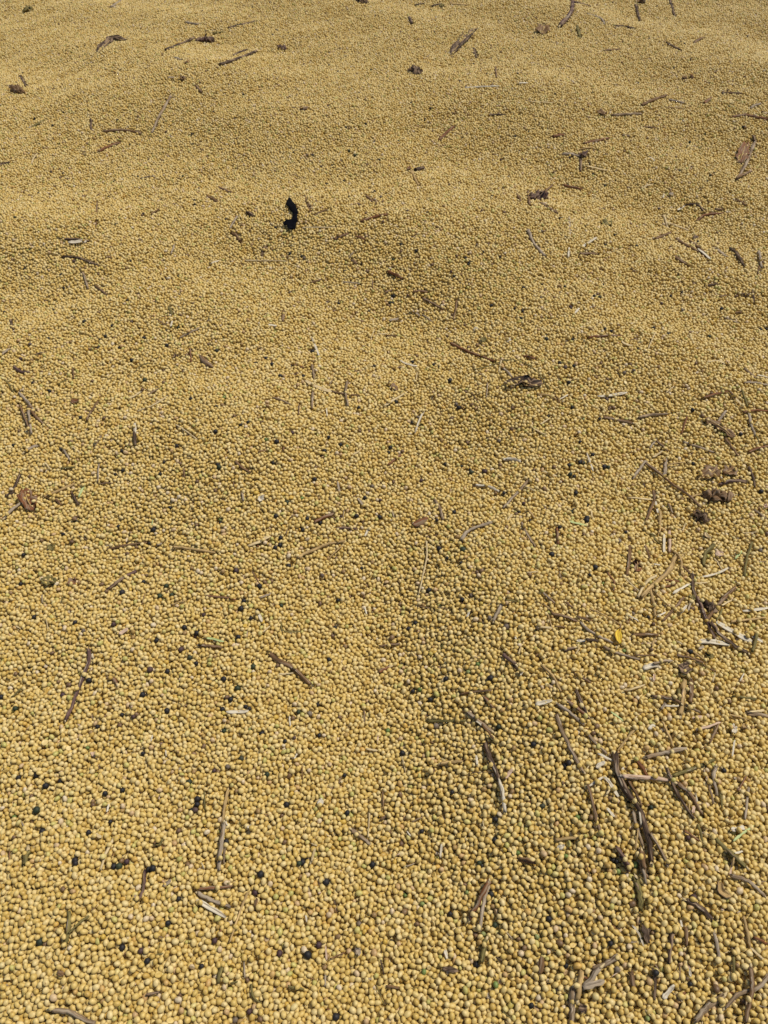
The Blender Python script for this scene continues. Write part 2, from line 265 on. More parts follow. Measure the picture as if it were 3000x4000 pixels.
# S stalk, F flat straw sliver, T thin stem, L leaf scrap, P pod husk, C clod
DEBRIS = '''
a0 S u 12: 1245,150 1245,300 1190,410; F g 14: 1480,235 1415,290; S o 15: 600,500 590,680 555,800; S o 9: 770,545 690,610 600,700
a0 S k 17: 445,1355 600,1370 700,1420 830,1475; S d 10: 1265,1225 1385,1200; T r 4: 90,-10 85,60; L b 16: 500,1030 560,1050
a1 S r 12: 35,300 200,305 350,290; S g 15: 45,345 170,405 335,465; F w 17: 40,410 150,470 295,555; S t 11: 485,340 420,500 325,775
a1 S b 12: 560,400 545,465; F p 6: 85,90 105,145; S o 13: 275,930 245,1020 225,1130; S g 8: 450,940 460,1080; T o 6: 330,1125 400,1110
a1 S o 9: 510,1130 530,1240 600,1300; T r 5: 1195,915 1320,860; F i 7: 1155,800 1165,930; S o 10: 830,1155 965,1175; S g 9: 1155,1050 1150,1150
a1 L g 24: 1405,855 1460,845; F w 8: 985,540 995,600; S d 8: 1630,920 1659,1050; T o 4: 1590,1140 1659,1310; F p 6: 1050,30 1020,105
a2 S g 14: 905,235 860,440 825,670; S r 18: 895,260 810,440 735,570; S r 12: 1155,55 1325,85; F w 13: 525,840 545,915; S o 21: 880,740 855,850 840,950
a2 P b 24: 1365,900 1345,1050; S k 24: 1630,1190 1618,1490; F w 5: 485,0 490,45; T p 6: 640,640 685,730; L d 18: 500,1000 640,1020; T k 5: 190,120 260,90
a2 T o 5: 1020,1370 1110,1440; T d 6: 965,900 1015,930; S b 10: 20,1150 130,1165
a3 S u 16: 380,20 465,155; S b 20: 565,0 580,150 605,215; S g 12: 565,150 600,275; S g 12: 750,20 800,120; S o 14: 1310,0 1460,130; F i 8: 1345,75 1325,200
a3 S k 14: 1330,205 1480,250 1640,375; P t 28: 1235,250 1250,340 1330,385; S d 18: 940,400 1080,480 1180,580; S o 22: 515,215 545,350 565,500; T r 5: 90,100 120,210
a3 F w 8: 480,625 540,700 580,810; L d 30: 570,620 600,700 620,780; S d 15: 835,690 815,800 795,950; S b 13: 950,650 955,800; F w 9: 900,580 910,640
a3 S g 13: 1195,690 1215,800 1240,940; S t 12: 1445,540 1480,700 1510,820; F p 9: 1500,820 1610,920; S r 12: 1530,730 1659,780; S o 10: 1355,830 1365,1110
a3 S b 20: 470,1020 500,1180; S d 12: 660,1000 680,1100 675,1270; S k 18: 355,890 290,940 130,1000; S g 20: 200,1000 110,1110 40,1180; F g 24: 235,1110 50,1175
a3 S t 20: 50,1010 25,1150 5,1280; F w 18: 840,1145 745,1260; F w 9: 975,1000 985,1070; S k 14: 1659,1050 1560,1170 1400,1220 1280,1340; S b 18: 1500,980 1505,1180 1450,1460
a3 S k 20: 1270,1230 1120,1340 1030,1450; T d 5: 900,960 890,1100; L d 26: 20,1340 90,1345
z0 S u 15: 800,180 830,420 700,800 590,1060 480,1380 320,1740
b0 S r 13: 860,95 920,110 950,150; S o 8: 175,190 100,260; F p 13: 765,1370 825,1395; S p 11: 915,1410 860,1530 815,1659; L o 24: 1290,1425 1310,1455
b0 F w 6: 1240,570 1225,620; F w 5: 1345,690 1350,740; L i 18: 745,715 790,740; F w 8: 870,1190 885,1130; S o 22: 235,1490 190,1620; T r 4: 85,1510 80,1580
b1 S b 17: 635,-95 700,-40 800,10 870,70 960,155; T p 7: 700,75 820,65; F w 14: 280,385 460,375; F w 6: 790,410 798,495; T b 6: 895,820 893,920
b1 S t 13: 290,1000 265,1150 240,1330; S g 16: 265,1290 240,1480 215,1655; F w 6: 275,1260 290,1300; S k 10: 275,1440 255,1600; T o 7: 100,1020 105,1180
b1 F w 6: 855,715 830,760; S k 14: 1285,1325 1370,1385 1445,1450; T p 7: 1440,1190 1425,1400; T r 6: 1395,370 1400,460; F p 8: 1410,680 1505,695
b1 T b 7: 1545,1030 1550,1170; S b 10: 1525,1250 1600,1205; F p 9: 1000,1490 970,1600; S r 14: 1510,60 1600,10; L w 16: 455,1315 485,1325; L w 22: 1020,1100 1065,1125
b1 T b 6: 1190,960 1210,900; F p 5: 80,1600 105,1650
b2 S o 11: 345,445 520,455 660,450; S b 9: 615,230 750,215 870,200; S r 11: 810,260 890,350; S k 16: 650,360 740,430 870,530; F w 7: 740,460 800,500; S b 9: 790,500 890,600
b2 S d 19: 815,630 850,730 900,850 935,950; S w 16: 935,950 960,1070 975,1190; F i 14: 1035,850 980,920; S k 14: 1400,385 1455,560 1540,740 1620,870; F w 17: 1225,320 1360,290
b2 S t 12: 1270,0 1360,80 1430,210; S d 14: 1555,205 1610,330 1650,420; S g 13: 1400,310 1500,380 1620,480; S r 13: 1480,290 1560,350 1650,440; S b 9: 1535,65 1675,145
b2 S t 14: 455,800 635,775; T p 5: 145,740 175,860; F w 9: 745,735 755,810; T d 4: 680,870 860,865; T k 6: 225,1275 310,1225; F w 9: 465,1455 455,1560
b2 S b 9: 1090,1565 1240,1600; S t 12: 1385,1415 1580,1395; L w 18: 1405,1485 1455,1465; T p 5: 800,1260 810,1320; T p 5: 490,85 470,135; F w 9: 1125,40 1105,85
b2 S d 12: 1040,0 1075,30; F w 5: 185,1345 215,1385; L r 14: 390,840 400,875
b3 F w 22: 645,30 700,12 770,-5; L d 40: 930,10 980,30 1030,5; S t 19: 985,110 970,250 950,410; S b 17: 1035,120 1030,310; S o 12: 930,190 940,290; S b 13: 720,255 850,280 940,315
b3 S k 12: 980,330 1110,385; F w 8: 810,330 930,335; F g 10: 825,310 790,360; F p 8: 490,210 570,190 660,165; F i 10: 735,70 730,130; F n 7: 385,380 485,455; F w 9: 415,440 425,475
b3 F w 13: 690,520 715,490 745,495; S t 9: 590,500 510,600 440,690; S t 10: 800,455 850,560 895,655; S k 16: 665,745 830,705 1000,670; S i 10: 1080,525 1180,495 1270,465
b3 S b 8: 1245,490 1180,640; T t 7: 1340,400 1500,440; S o 10: 1370,250 1570,275; S k 14: 1490,385 1659,410; F p 8: 1500,385 1630,370; F i 12: 1040,435 1115,420
b3 L w 28: 1350,510 1400,530; P t 18: 1445,505 1480,495; F w 7: 1385,610 1365,740; S k 11: 190,550 270,640 350,715; F w 9: 275,715 350,755 420,790; F w 12: 455,800 485,850
b3 F w 18: 335,790 300,805 265,835; S o 14: 885,890 1050,835 1225,765; S d 24: 420,740 440,900 540,1080 620,1200 680,1400 715,1600; S b 12: 520,930 580,1050 625,1160
b3 S i 15: 465,920 650,920 860,935; F w 10: 325,905 195,990; F w 14: 330,910 390,980 440,1070; F p 7: 375,1010 345,1050; S b 12: 195,970 235,1130 270,1270 315,1390
b3 F w 10: 350,1160 410,1230; S d 14: 830,850 870,960 920,1060 1050,1250; S b 18: 900,970 1010,1050 1120,1200; S r 13: 580,745 640,830 690,900; S k 9: 1135,840 1180,980 1215,1130
b3 S g 14: 1235,820 1215,900 1250,1050; S o 7: 1270,1020 1285,1160; F w 6: 1070,1040 1080,1110; F i 12: 1050,1150 1035,1210; S g 10: 1495,990 1485,1120 1470,1250
b3 T r 7: 1480,900 1410,1020; F w 18: 1355,1335 1470,1315; F n 9: 1540,1300 1440,1370 1370,1430; S k 14: 560,1190 590,1290 640,1460; F w 8: 605,1200 625,1300; T t 8: 580,1500 600,1340
b3 S k 11: 690,1370 770,1490 850,1620; S r 9: 980,1340 1100,1420; S o 10: 1090,1280 1120,1400 1140,1480; S o 16: 1230,1410 1350,1530 1470,1640; F w 8: 1375,1535 1450,1510
b3 S u 14: 425,1480 480,1560 530,1650; S b 15: 620,1500 640,1659; T t 8: 1370,1570 1355,1640; T w 6: 1430,130 1460,70; T p 7: 1210,130 1230,60; S b 9: 1130,0 1230,50; S o 8: 285,20 290,100
c0 L r 50: 200,230 225,320 270,400; S d 11: 160,110 130,190 85,270; S g 13: 180,340 100,400 30,460; C d 22: 85,280; F n 9: 690,190 665,245 640,300; S t 11: 600,180 470,250 350,300
c0 S b 12: 430,300 500,360; S d 9: 585,270 640,365; S g 7: 800,20 795,170; T b 7: 800,185 920,185; S b 9: 850,720 1000,690 1190,655; S g 9: 1310,670 1270,690; S t 10: 1400,700 1530,715 1745,745
c0 S u 13: 1100,890 990,960 870,1035; L o 34: 340,970 460,990; L r 32: 560,1010 620,970; F n 5: 1240,490 1230,530; T r 4: 1180,1060 1150,1170; T t 6: 1390,1170 1510,1135
c0 F i 20: 1040,1365 970,1410; T g 6: 345,1090 340,1150; T o 5: 510,1100 500,1150; L o 24: 410,690 430,730; T b 7: 1490,70 1495,140; F p 5: 370,20 415,80; F p 6: 130,1340 170,1365
c0 T p 4: 375,1280 395,1370; T d 5: 640,615 710,640; L b 22: 600,465 625,485
c1 S b 11: 350,0 400,50 475,90; S r 12: 1140,430 1060,465 990,500; S u 10: 1170,540 1340,555; F p 14: 640,615 540,665 455,700; S t 12: 855,790 960,735 1100,680 1240,655
c1 T t 6: 1215,690 1100,800; T b 6: 490,900 545,1000; S r 8: 115,1100 250,1110 360,1130; F g 9: 550,1115 640,1085; F w 11: 525,1210 570,1310; F p 6: 575,1395 635,1340; F n 9: 110,1440 180,1450 260,1475
c1 S b 14: 60,1500 150,1505 245,1515; T o 6: 720,1300 740,1380 880,1390; F w 6: 1400,1190 1415,1250; T p 5: 1310,1330 1340,1390; F g 9: 1180,180 1200,270; F g 9: 1345,310 1390,370
c1 S k 9: 400,250 420,330; T b 5: 335,170 345,230; L w 24: 545,300 575,325; S b 10: 1520,1505 1685,1485; T r 5: 790,460 850,430; T b 4: 760,600 775,560; T k 4: 1230,400 1225,480; F w 9: 1430,560 1400,620
c2 S w 10: 735,200 850,215 930,250; S k 12: 1170,155 1080,260 960,385; S g 12: 625,650 670,580 760,540 880,500; S k 11: 410,320 450,390 480,475; P r 28: 355,465 290,500 235,530; T t 5: 380,495 410,510
c2 S k 9: 1110,500 1160,600 1225,690; T p 7: 345,650 345,780 310,960 280,1090; F p 9: 1280,85 1395,135; T p 5: 1135,215 1210,250; S t 8: 1165,395 1220,470; F p 7: 1040,435 1000,490
c2 S r 10: 1400,540 1410,680; F n 9: 1495,500 1640,530; S g 13: 965,1145 920,1230 885,1300; T o 7: 985,1140 1075,1140; F w 9: 690,1235 670,1270; S k 9: 1270,1045 1330,1110 1390,1165
c2 T t 6: 1290,1160 1360,1220; T t 8: 1330,1240 1360,1370; F p 9: 1230,1345 1360,1370; T b 8: 1380,1350 1470,1345; S b 12: 1350,1235 1460,1265 1580,1300; S u 14: 960,1570 1010,1620 1060,1659
c2 F w 9: 1060,1430 1070,1450; F p 6: 1105,1520 1090,1570; T b 5: 1420,900 1435,970; F p 5: 1150,910 1250,905; T k 4: 430,1195 520,1195; T b 5: 270,1180 370,1200
c3 S g 12: 130,1310 240,1400 400,1470; F w 12: 95,1465 180,1465; S d 13: 180,1467 280,1465; S g 12: 670,0 620,70 560,140; S g 13: 830,-10 820,130; S b 10: 660,30 760,110 870,200 1020,300 1110,390
c3 T t 6: 835,50 980,20; L b 60: 1130,140 1190,110 1240,70; L b 45: 1300,110 1350,90 1390,60; S t 9: 1340,60 1250,100; T t 7: 1150,90 1090,160; S u 13: 1480,170 1370,165 1260,190
c3 C b 62: 1180,280 1260,300; T t 9: 1125,270 1010,300; C d 44: 1100,450 1140,470; S d 10: 1500,50 1530,120 1550,220; F p 7: 520,300 720,325; S b 11: 735,240 735,330; S b 10: 730,340 690,440 665,500
c3 F w 9: 745,340 765,430; S t 11: 775,430 778,520 775,590; S o 8: 640,560 690,590 750,610; S o 9: 710,610 775,670; F w 11: 815,600 815,770; S i 11: 865,565 860,690 860,740; S b 13: 540,690 530,820 515,930
c3 S b 9: 660,690 720,830; T o 6: 450,750 520,800; L r 32: 590,810 600,850 590,910; F w 6: 730,845 785,850; S t 18: 905,780 860,880 740,1000 630,1110; S p 11: 755,935 680,980 600,1110; S t 9: 890,740 945,810 955,930
c3 S b 10: 970,850 1025,920; S d 14: 1045,920 1050,1040 1090,1150; F w 11: 1025,1000 885,1080; T p 6: 1225,785 1290,900; F w 9: 1350,865 1240,920 1115,950; F p 7: 1060,1000 1165,995
c3 S r 8: 820,970 930,980; S r 8: 800,1030 910,1005; T p 6: 500,960 610,1060; S r 7: 350,900 410,990 405,1060; L o 24: 1015,1115 1055,1105; S b 10: 975,1110 900,1200 805,1300
c3 S t 11: 705,1050 730,1160 745,1260; S t 10: 725,1045 790,1120 870,1190; S b 14: 1395,1020 1290,1130 1210,1230 1160,1290; S u 14: 1080,1110 1140,1270 1225,1450; F p 7: 1365,1130 1280,1180; S o 8: 1290,1200 1240,1300
c3 C d 52: 1160,1170 1210,1200; F w 9: 995,1180 950,1240; F g 8: 1030,1150 1010,1220; F w 22: 1235,1315 1390,1400 1520,1475; F w 17: 1475,1390 1610,1475; F w 20: 1090,1475 1180,1470 1340,1500
c3 S d 16: 1180,1330 1260,1430 1380,1510 1500,1560; S t 10: 1350,1310 1640,1275; F w 11: 1450,1225 1655,1200; S o 12: 1565,1400 1525,1560; S b 13: 560,1405 770,1410; F w 6: 520,1255 610,1305; F w 7: 760,1270 830,1230
c3 T t 10: 740,1440 715,1510; T p 8: 920,1460 960,1490; S k 12: 330,1510 430,1560 620,1610; S k 10: 720,1659 880,1620; S t 9: 1010,1520 1090,1580 1160,1640; S b 9: 920,1580 1010,1610 1130,1650
c3 T b 7: 580,1580 760,1580; S o 9: 1530,660 1490,780 1465,940; S o 16: 1220,680 1150,760 1130,850; L i 24: 1235,770 1285,750; F n 9: 1440,740 1390,800; P p 16: 1145,590 1160,620 1190,640
c3 F p 6: 985,520 965,570; S b 9: 20,1150 120,1230; T t 7: 160,1180 300,1240 480,1330; S b 10: 105,1265 240,1300; F p 6: 100,1570 130,1520; S d 14: 0,1540 90,1515; F g 12: 1095,1530 1140,1510
c3 L o 28: 1160,1590 1200,1570; S k 9: 1545,400 1655,480; L i 22: 1620,370 1655,385; T p 4: 1270,280 1410,280; T p 4: 1450,590 1560,585; F p 5: 225,410 235,470; S k 10: 850,350 885,430; T d 7: 650,180 660,220
c3 Y y 25: 462,1368 440,1410 448,1455 458,1490
d0 S d 10: 500,0 640,20 800,80; S k 9: 655,100 690,180 715,270; S b 8: 770,240 820,280 870,320; S d 10: 85,520 105,590; S g 8: 95,740 10,805; S u 12: 115,905 170,940 240,935; T o 5: 40,1000 110,1100
d0 S g 11: 155,1110 220,1180 280,1260; S b 11: 235,1230 290,1310 350,1360; S g 10: 240,1260 260,1450; S b 9: 165,1220 210,1330 245,1420; S g 13: 300,1530 200,1590; S b 9: 795,1185 740,1260 700,1330
d0 F p 8: 1180,1085 1050,1165; S k 7: 1285,1080 1200,1130; S p 8: 1345,1150 1240,1215 1110,1260; S k 8: 1640,570 1560,615 1450,670; F w 8: 1400,530 1385,580; T b 6: 1265,510 1350,570
d0 F w 11: 1095,1360 1095,1450; S d 11: 1095,1450 1105,1545; S k 9: 820,1460 760,1560; F p 6: 575,1540 660,1605; S g 8: 510,1560 570,1660; T p 7: 1420,1360 1500,1420 1600,1490; T o 4: 1240,870 1150,890 1070,950
d0 T d 6: 280,805 370,775; T b 7: 590,920 600,1000; T o 5: 470,1040 540,1010; S o 9: 500,1725 610,1715; S o 9: 1370,420 1395,480; C b 22: 1430,810; L r 20: 580,1190 640,1185; T r 7: 1540,750 1550,860
d1 F w 10: 620,565 685,575; P b 22: 65,810 110,860 170,905; S b 12: 745,450 735,530; S b 8: 965,215 1090,185; T p 7: 430,40 620,45; F w 6: 145,70 220,45; F w 8: 970,660 1000,740 1040,835
d1 F p 16: 910,1015 1010,1070 1130,1110; S b 9: 1130,1095 1240,1125 1360,1135; S k 9: 1260,1020 1245,1120 1265,1230; S k 9: 970,880 990,990; S k 9: 650,1140 730,1175 800,1210; S k 10: 980,1090 970,1230
d1 F w 5: 1090,1240 1097,1310; T b 7: 870,1200 865,1280; S r 8: 800,880 910,905; T g 6: 1220,215 1360,225; T b 6: 1460,200 1465,260; S r 8: 1560,300 1640,275; S b 9: 1590,130 1659,170; F p 7: 1510,640 1580,640
d1 T b 6: 1580,650 1659,655; T p 4: 1480,600 1450,670; F p 7: 1550,1220 1640,1165; F p 6: 1300,1620 1360,1585; S r 8: 750,1520 740,1580; T k 5: 1140,1010 1110,1050; T r 5: 540,1590 600,1580
d2 F g 13: 40,530 130,515; S r 11: 30,130 90,170 150,190; S r 9: 230,290 350,285; T b 7: 590,350 580,430 560,520; S b 9: 310,335 380,380 480,440; F g 10: 220,440 290,490; T g 5: 310,470 390,540
d2 S r 11: 540,710 650,765 760,805 890,850; T o 5: 720,925 840,900 960,855 1060,850 1160,885 1240,940 1290,1010 1340,1090; S g 9: 960,900 1040,985; T p 6: 950,850 930,940; S r 10: 1130,805 1220,835
d2 L d 46: 1010,1050 1080,1020 1140,1025 1200,1055 1280,1040; S k 9: 970,1040 1040,1080; F w 9: 120,850 180,880 265,905; T b 6: 80,915 150,900; L b 20: 40,1030 75,1060 110,1090; T k 6: 840,1020 830,1140
d2 F p 7: 190,1105 90,1170 0,1230; F w 9: 335,1240 290,1330 250,1440; S t 8: 1240,1125 1330,1130 1410,1165; F w 5: 1420,1170 1490,1130; T b 6: 1370,1110 1430,1200; F p 6: 1335,1325 1265,1370
d2 F p 5: 1200,1400 1310,1455; S w 16: 985,1645 1050,1650 1110,1665; T d 4: 710,1110 760,1190 800,1260; S r 10: 140,1610 90,1650 30,1700; F w 9: 1580,430 1545,470; L w 22: 995,690 1025,695; L w 15: 725,610 760,600
d2 T d 4: 390,1130 400,1180; T p 4: 270,940 260,1000; L o 22: 780,690 830,690; F n 7: 1625,1290 1610,1340
d3 S b 11: 895,0 950,40 1020,80; S k 11: 1390,0 1430,30 1470,80; T b 6: 1595,0 1575,150; S d 9: 1140,250 1250,225; S d 8: 1430,310 1530,315; S d 8: 1535,285 1545,380; T b 7: 1260,335 1330,320
d3 S r 10: 205,660 340,650 480,640; F p 9: 470,700 510,725 560,735; T p 5: 745,625 715,690 690,750; F p 8: 1165,865 1230,855 1310,875; S k 9: 1465,910 1520,960 1570,995; F w 6: 1570,970 1655,990
d3 F g 10: 1465,1030 1560,1035 1655,1055; F w 12: 275,1145 390,1135 515,1115; S r 9: 1135,1150 1240,1120 1330,1100; S b 8: 1340,1110 1400,1170; F p 9: 1390,1170 1455,1240; F p 9: 1400,1040 1440,1110
d3 S o 9: 1440,1110 1490,1230; S r 9: 1450,1270 1550,1255 1655,1260; S g 11: 1505,1280 1520,1370 1555,1460; T o 6: 1555,1460 1585,1520; S k 11: 610,1315 720,1290 850,1280; S b 13: 320,1310 430,1330 560,1355
d3 L b 36: 1155,1330 1230,1370 1310,1420 1370,1480; S g 11: 1310,1260 1280,1310 1240,1360; S b 10: 1310,1480 1370,1560 1410,1620; S k 11: 970,1515 1090,1550 1215,1595; S g 9: 760,1475 700,1560
d3 S b 9: 750,1510 850,1585; F p 7: 800,1590 720,1640; S r 10: 1659,1540 1580,1560 1500,1590; T r 7: 1000,1310 980,1370 960,1440; F n 8: 160,1340 180,1280; F w 6: 190,1600 240,1750
d3 T p 5: 830,1110 895,1060; S b 9: 1390,460 1450,455; T k 5: 1300,500 1420,550
e0 L d 30: 640,340 690,290 730,255 780,262 835,258; C u 34: 1300,265 1360,268; S d 8: 1070,325 1160,290 1260,245; S d 9: 1420,420 1520,390 1659,335; T d 7: 1510,360 1600,320; T o 7: 1380,215 1450,210
e0 T d 7: 1480,180 1659,140; S g 9: 1205,150 1280,160; C b 36: 90,585 130,600; S d 8: 130,490 170,560; S k 8: 1110,620 1040,740 980,860; S b 9: 670,855 790,845 915,860; S r 10: 635,985 700,955 770,920
e0 T o 6: 200,830 290,780; T d 7: 590,770 590,840; S g 8: 1125,370 1170,390; C r 14: 1210,410; F g 9: 1090,505 1130,510; C b 18: 1185,515; S b 8: 1265,555 1310,600; S d 10: 0,1070 70,1055
e0 T b 5: 630,1310 625,1470; F w 16: 445,1580 560,1570; S d 9: 410,1552 575,1556; T g 6: 1110,1650 1130,1590; S b 10: 1500,1500 1560,1560; T g 7: 1540,1400 1490,1480; S d 11: 1600,1370 1640,1400
e0 S r 7: 1420,1215 1510,1255; S b 8: 1340,1270 1420,1310; T b 5: 980,1390 1040,1350; T d 5: 910,1160 1000,1140; L o 40: 150,80 215,65; S g 8: 720,50 790,0; T p 5: 200,1060 240,990; T p 5: 1370,1700 1430,1690
e1 L d 28: 725,205 770,150 815,110; C d 30: 580,265 600,275; L b 20: 165,400 190,410; C u 16: 85,175 107,185; T w 6: 775,325 830,325 910,320; T d 6: 865,430 930,425; S r 9: 680,520 735,470
e1 S d 12: 590,635 625,625; S t 7: 575,635 605,690; L r 14: 560,632 575,633; S r 8: 390,825 440,808 490,797; S r 9: 290,890 345,868; S r 7: 370,880 410,890; T p 5: 170,850 290,845
e1 T b 6: 180,730 200,785; T b 6: 215,800 265,780; S b 8: 405,725 445,760; T k 5: 365,935 345,960; S b 8: 20,950 35,915; C d 34: 375,2 400,8; T d 7: 650,25 690,15; L o 18: 680,25 700,22; T t 6: 720,15 785,20
e1 T d 6: 590,20 625,15; S d 9: 570,65 580,90; T d 6: 810,180 820,215; T b 6: 890,250 895,290; T p 5: 20,975 110,975; S b 9: 355,965 375,980
e2 L b 34: 112,130 120,95; S u 14: 175,100 215,55 225,10; S u 9: 215,5 290,25; S d 8: 460,20 475,80; C d 26: 480,10; S d 8: 585,0 605,60; S d 8: 375,95 455,105; S o 9: 240,100 255,140; S g 7: 280,50 330,70 345,90
e2 S d 8: 575,160 630,190; S b 8: 675,160 710,140; T b 7: 340,190 400,185; S b 9: 480,390 520,375 575,355; T g 7: 580,370 640,385; T t 6: 565,400 655,405; S k 9: 370,430 480,422; L b 32: 318,425 346,420; F w 8: 20,312 58,312
e2 F p 5: 60,380 155,385; S r 9: 820,435 870,430 950,445; S b 8: 780,345 855,350; C b 16: 640,295; C r 13: 665,290; S g 8: 885,400 925,385; S r 9: 715,385 740,365; L r 30: 868,535 855,575 845,610
e2 S k 10: 905,520 870,610 835,670; T b 7: 830,670 890,640; S d 8: 895,510 900,530; S r 8: 265,535 310,525 360,515; T t 5: 250,555 300,550; S g 9: 185,572 255,580; C u 22: 265,580; S d 8: 255,585 255,635; F p 6: 275,620 355,638
e2 T b 7: 490,470 540,480; T k 5: 410,505 450,507; S r 9: 150,510 195,500; F w 4: 510,585 530,600; C u 44: 85,735 110,735; S b 8: 60,710 65,765; S b 9: 105,755 170,795; T b 7: 120,715 150,690; S b 8: 15,720 35,750
e2 S r 9: 190,690 260,705; T p 6: 480,700 525,683; F w 4: 565,725 560,740; L g 12: 585,720 597,732; S g 9: 60,855 80,905 125,955; F g 7: 212,810 215,880; F w 8: 255,925 315,885; S b 8: 250,945 320,942; F w 6: 212,925 210,960
e2 L o 26: 325,832 375,838; S r 8: 685,820 720,800 790,790; S d 7: 645,760 690,765 720,795; F w 8: 615,785 640,770; S p 7: 565,800 580,850; T p 6: 580,835 655,860; S b 8: 530,890 590,865
e2 S b 9: 610,890 660,920 735,960; F w 8: 690,930 735,970; S b 9: 660,895 715,940; F g 7: 750,920 800,960; S d 9: 810,925 860,990; S g 8: 915,940 925,1000; T b 8: 755,780 780,780; T b 7: 830,740 870,765; L d 14: 675,890 690,880
e1 K K 30: 122,742 132,765 147,785 150,808 142,832 128,855 108,845
'''
SCRAP = ((258,240),(240,275),(222,300),(215,340),(250,375),(262,400),(282,420),(302,450),(298,475),(295,505),(275,535),(240,532),(215,540),(182,565),(180,590),(200,598),(225,600),(238,630),(235,660),(262,645),(290,640),(315,655),(332,655),(334,600),(342,570),(368,550),(356,510),(355,470),(372,450),(362,430),(356,400),(340,370),(330,345),(312,320),(296,300),(272,270))
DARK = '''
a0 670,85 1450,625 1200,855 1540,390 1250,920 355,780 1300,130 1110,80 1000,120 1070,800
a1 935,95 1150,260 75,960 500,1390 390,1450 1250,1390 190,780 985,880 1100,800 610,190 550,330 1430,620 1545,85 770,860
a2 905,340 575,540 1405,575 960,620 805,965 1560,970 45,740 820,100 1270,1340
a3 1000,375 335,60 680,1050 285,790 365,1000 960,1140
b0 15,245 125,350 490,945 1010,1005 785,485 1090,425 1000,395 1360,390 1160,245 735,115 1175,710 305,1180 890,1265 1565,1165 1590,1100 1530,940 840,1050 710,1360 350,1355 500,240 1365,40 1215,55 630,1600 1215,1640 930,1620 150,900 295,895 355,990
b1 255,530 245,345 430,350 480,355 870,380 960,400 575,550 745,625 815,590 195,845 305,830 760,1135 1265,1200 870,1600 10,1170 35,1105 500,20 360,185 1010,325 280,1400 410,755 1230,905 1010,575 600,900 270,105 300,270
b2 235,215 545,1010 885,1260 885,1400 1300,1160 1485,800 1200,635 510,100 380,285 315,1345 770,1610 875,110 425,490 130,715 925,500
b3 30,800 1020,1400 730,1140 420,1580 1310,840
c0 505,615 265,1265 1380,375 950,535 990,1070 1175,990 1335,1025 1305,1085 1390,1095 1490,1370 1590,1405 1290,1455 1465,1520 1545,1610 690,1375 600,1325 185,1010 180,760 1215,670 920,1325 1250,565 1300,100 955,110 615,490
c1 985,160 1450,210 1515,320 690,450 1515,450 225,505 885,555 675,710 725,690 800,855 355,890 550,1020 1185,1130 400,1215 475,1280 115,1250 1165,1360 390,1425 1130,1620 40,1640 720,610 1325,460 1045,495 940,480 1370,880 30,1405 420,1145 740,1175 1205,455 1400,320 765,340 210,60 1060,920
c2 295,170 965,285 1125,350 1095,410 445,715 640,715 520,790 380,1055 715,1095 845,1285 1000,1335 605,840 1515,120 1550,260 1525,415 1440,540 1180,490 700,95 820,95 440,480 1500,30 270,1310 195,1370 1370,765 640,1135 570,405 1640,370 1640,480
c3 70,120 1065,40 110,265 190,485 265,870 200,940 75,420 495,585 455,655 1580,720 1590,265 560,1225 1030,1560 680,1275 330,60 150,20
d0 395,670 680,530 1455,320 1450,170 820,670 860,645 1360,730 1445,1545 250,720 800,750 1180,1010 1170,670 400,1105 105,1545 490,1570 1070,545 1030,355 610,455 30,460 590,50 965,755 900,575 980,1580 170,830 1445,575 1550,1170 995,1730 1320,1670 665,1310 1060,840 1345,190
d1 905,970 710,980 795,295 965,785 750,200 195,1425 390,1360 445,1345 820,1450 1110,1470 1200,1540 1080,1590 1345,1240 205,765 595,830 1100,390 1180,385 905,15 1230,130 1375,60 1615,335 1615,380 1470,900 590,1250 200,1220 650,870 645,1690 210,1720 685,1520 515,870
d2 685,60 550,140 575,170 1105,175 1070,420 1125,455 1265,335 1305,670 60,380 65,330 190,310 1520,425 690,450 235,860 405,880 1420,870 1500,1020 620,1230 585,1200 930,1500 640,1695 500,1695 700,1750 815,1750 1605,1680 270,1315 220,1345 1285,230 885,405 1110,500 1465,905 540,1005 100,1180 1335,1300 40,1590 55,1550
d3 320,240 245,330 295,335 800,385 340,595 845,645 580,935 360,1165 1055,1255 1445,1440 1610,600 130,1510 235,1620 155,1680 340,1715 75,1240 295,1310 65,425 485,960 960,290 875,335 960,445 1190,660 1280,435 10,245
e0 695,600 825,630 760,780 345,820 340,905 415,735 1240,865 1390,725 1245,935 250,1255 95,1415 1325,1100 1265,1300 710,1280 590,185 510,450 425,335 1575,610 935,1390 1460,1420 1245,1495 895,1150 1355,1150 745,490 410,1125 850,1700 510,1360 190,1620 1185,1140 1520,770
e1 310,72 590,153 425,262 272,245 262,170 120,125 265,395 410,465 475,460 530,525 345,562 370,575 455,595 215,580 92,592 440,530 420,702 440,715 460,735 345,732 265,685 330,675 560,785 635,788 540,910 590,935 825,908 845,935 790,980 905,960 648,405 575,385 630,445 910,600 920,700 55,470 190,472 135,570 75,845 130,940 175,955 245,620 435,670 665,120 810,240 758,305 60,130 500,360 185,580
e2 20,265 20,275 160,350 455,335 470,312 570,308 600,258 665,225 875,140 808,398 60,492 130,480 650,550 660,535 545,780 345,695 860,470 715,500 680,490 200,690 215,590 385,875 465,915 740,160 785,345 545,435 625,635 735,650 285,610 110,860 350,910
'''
GREEN = '''
b1 480,525 1575,515
b2 1580,1230 280,195 1480,1530 765,10 690,55
c3 335,980 505,1540
a2 735,330 190,370 1165,10 1320,740 870,715 320,420 985,1130 355,1050
d1 1330,970 1255,1530 260,1150 600,1490
a3 355,130 510,100 610,1400
b0 700,660 130,1230
c1 235,480 880,295
'''
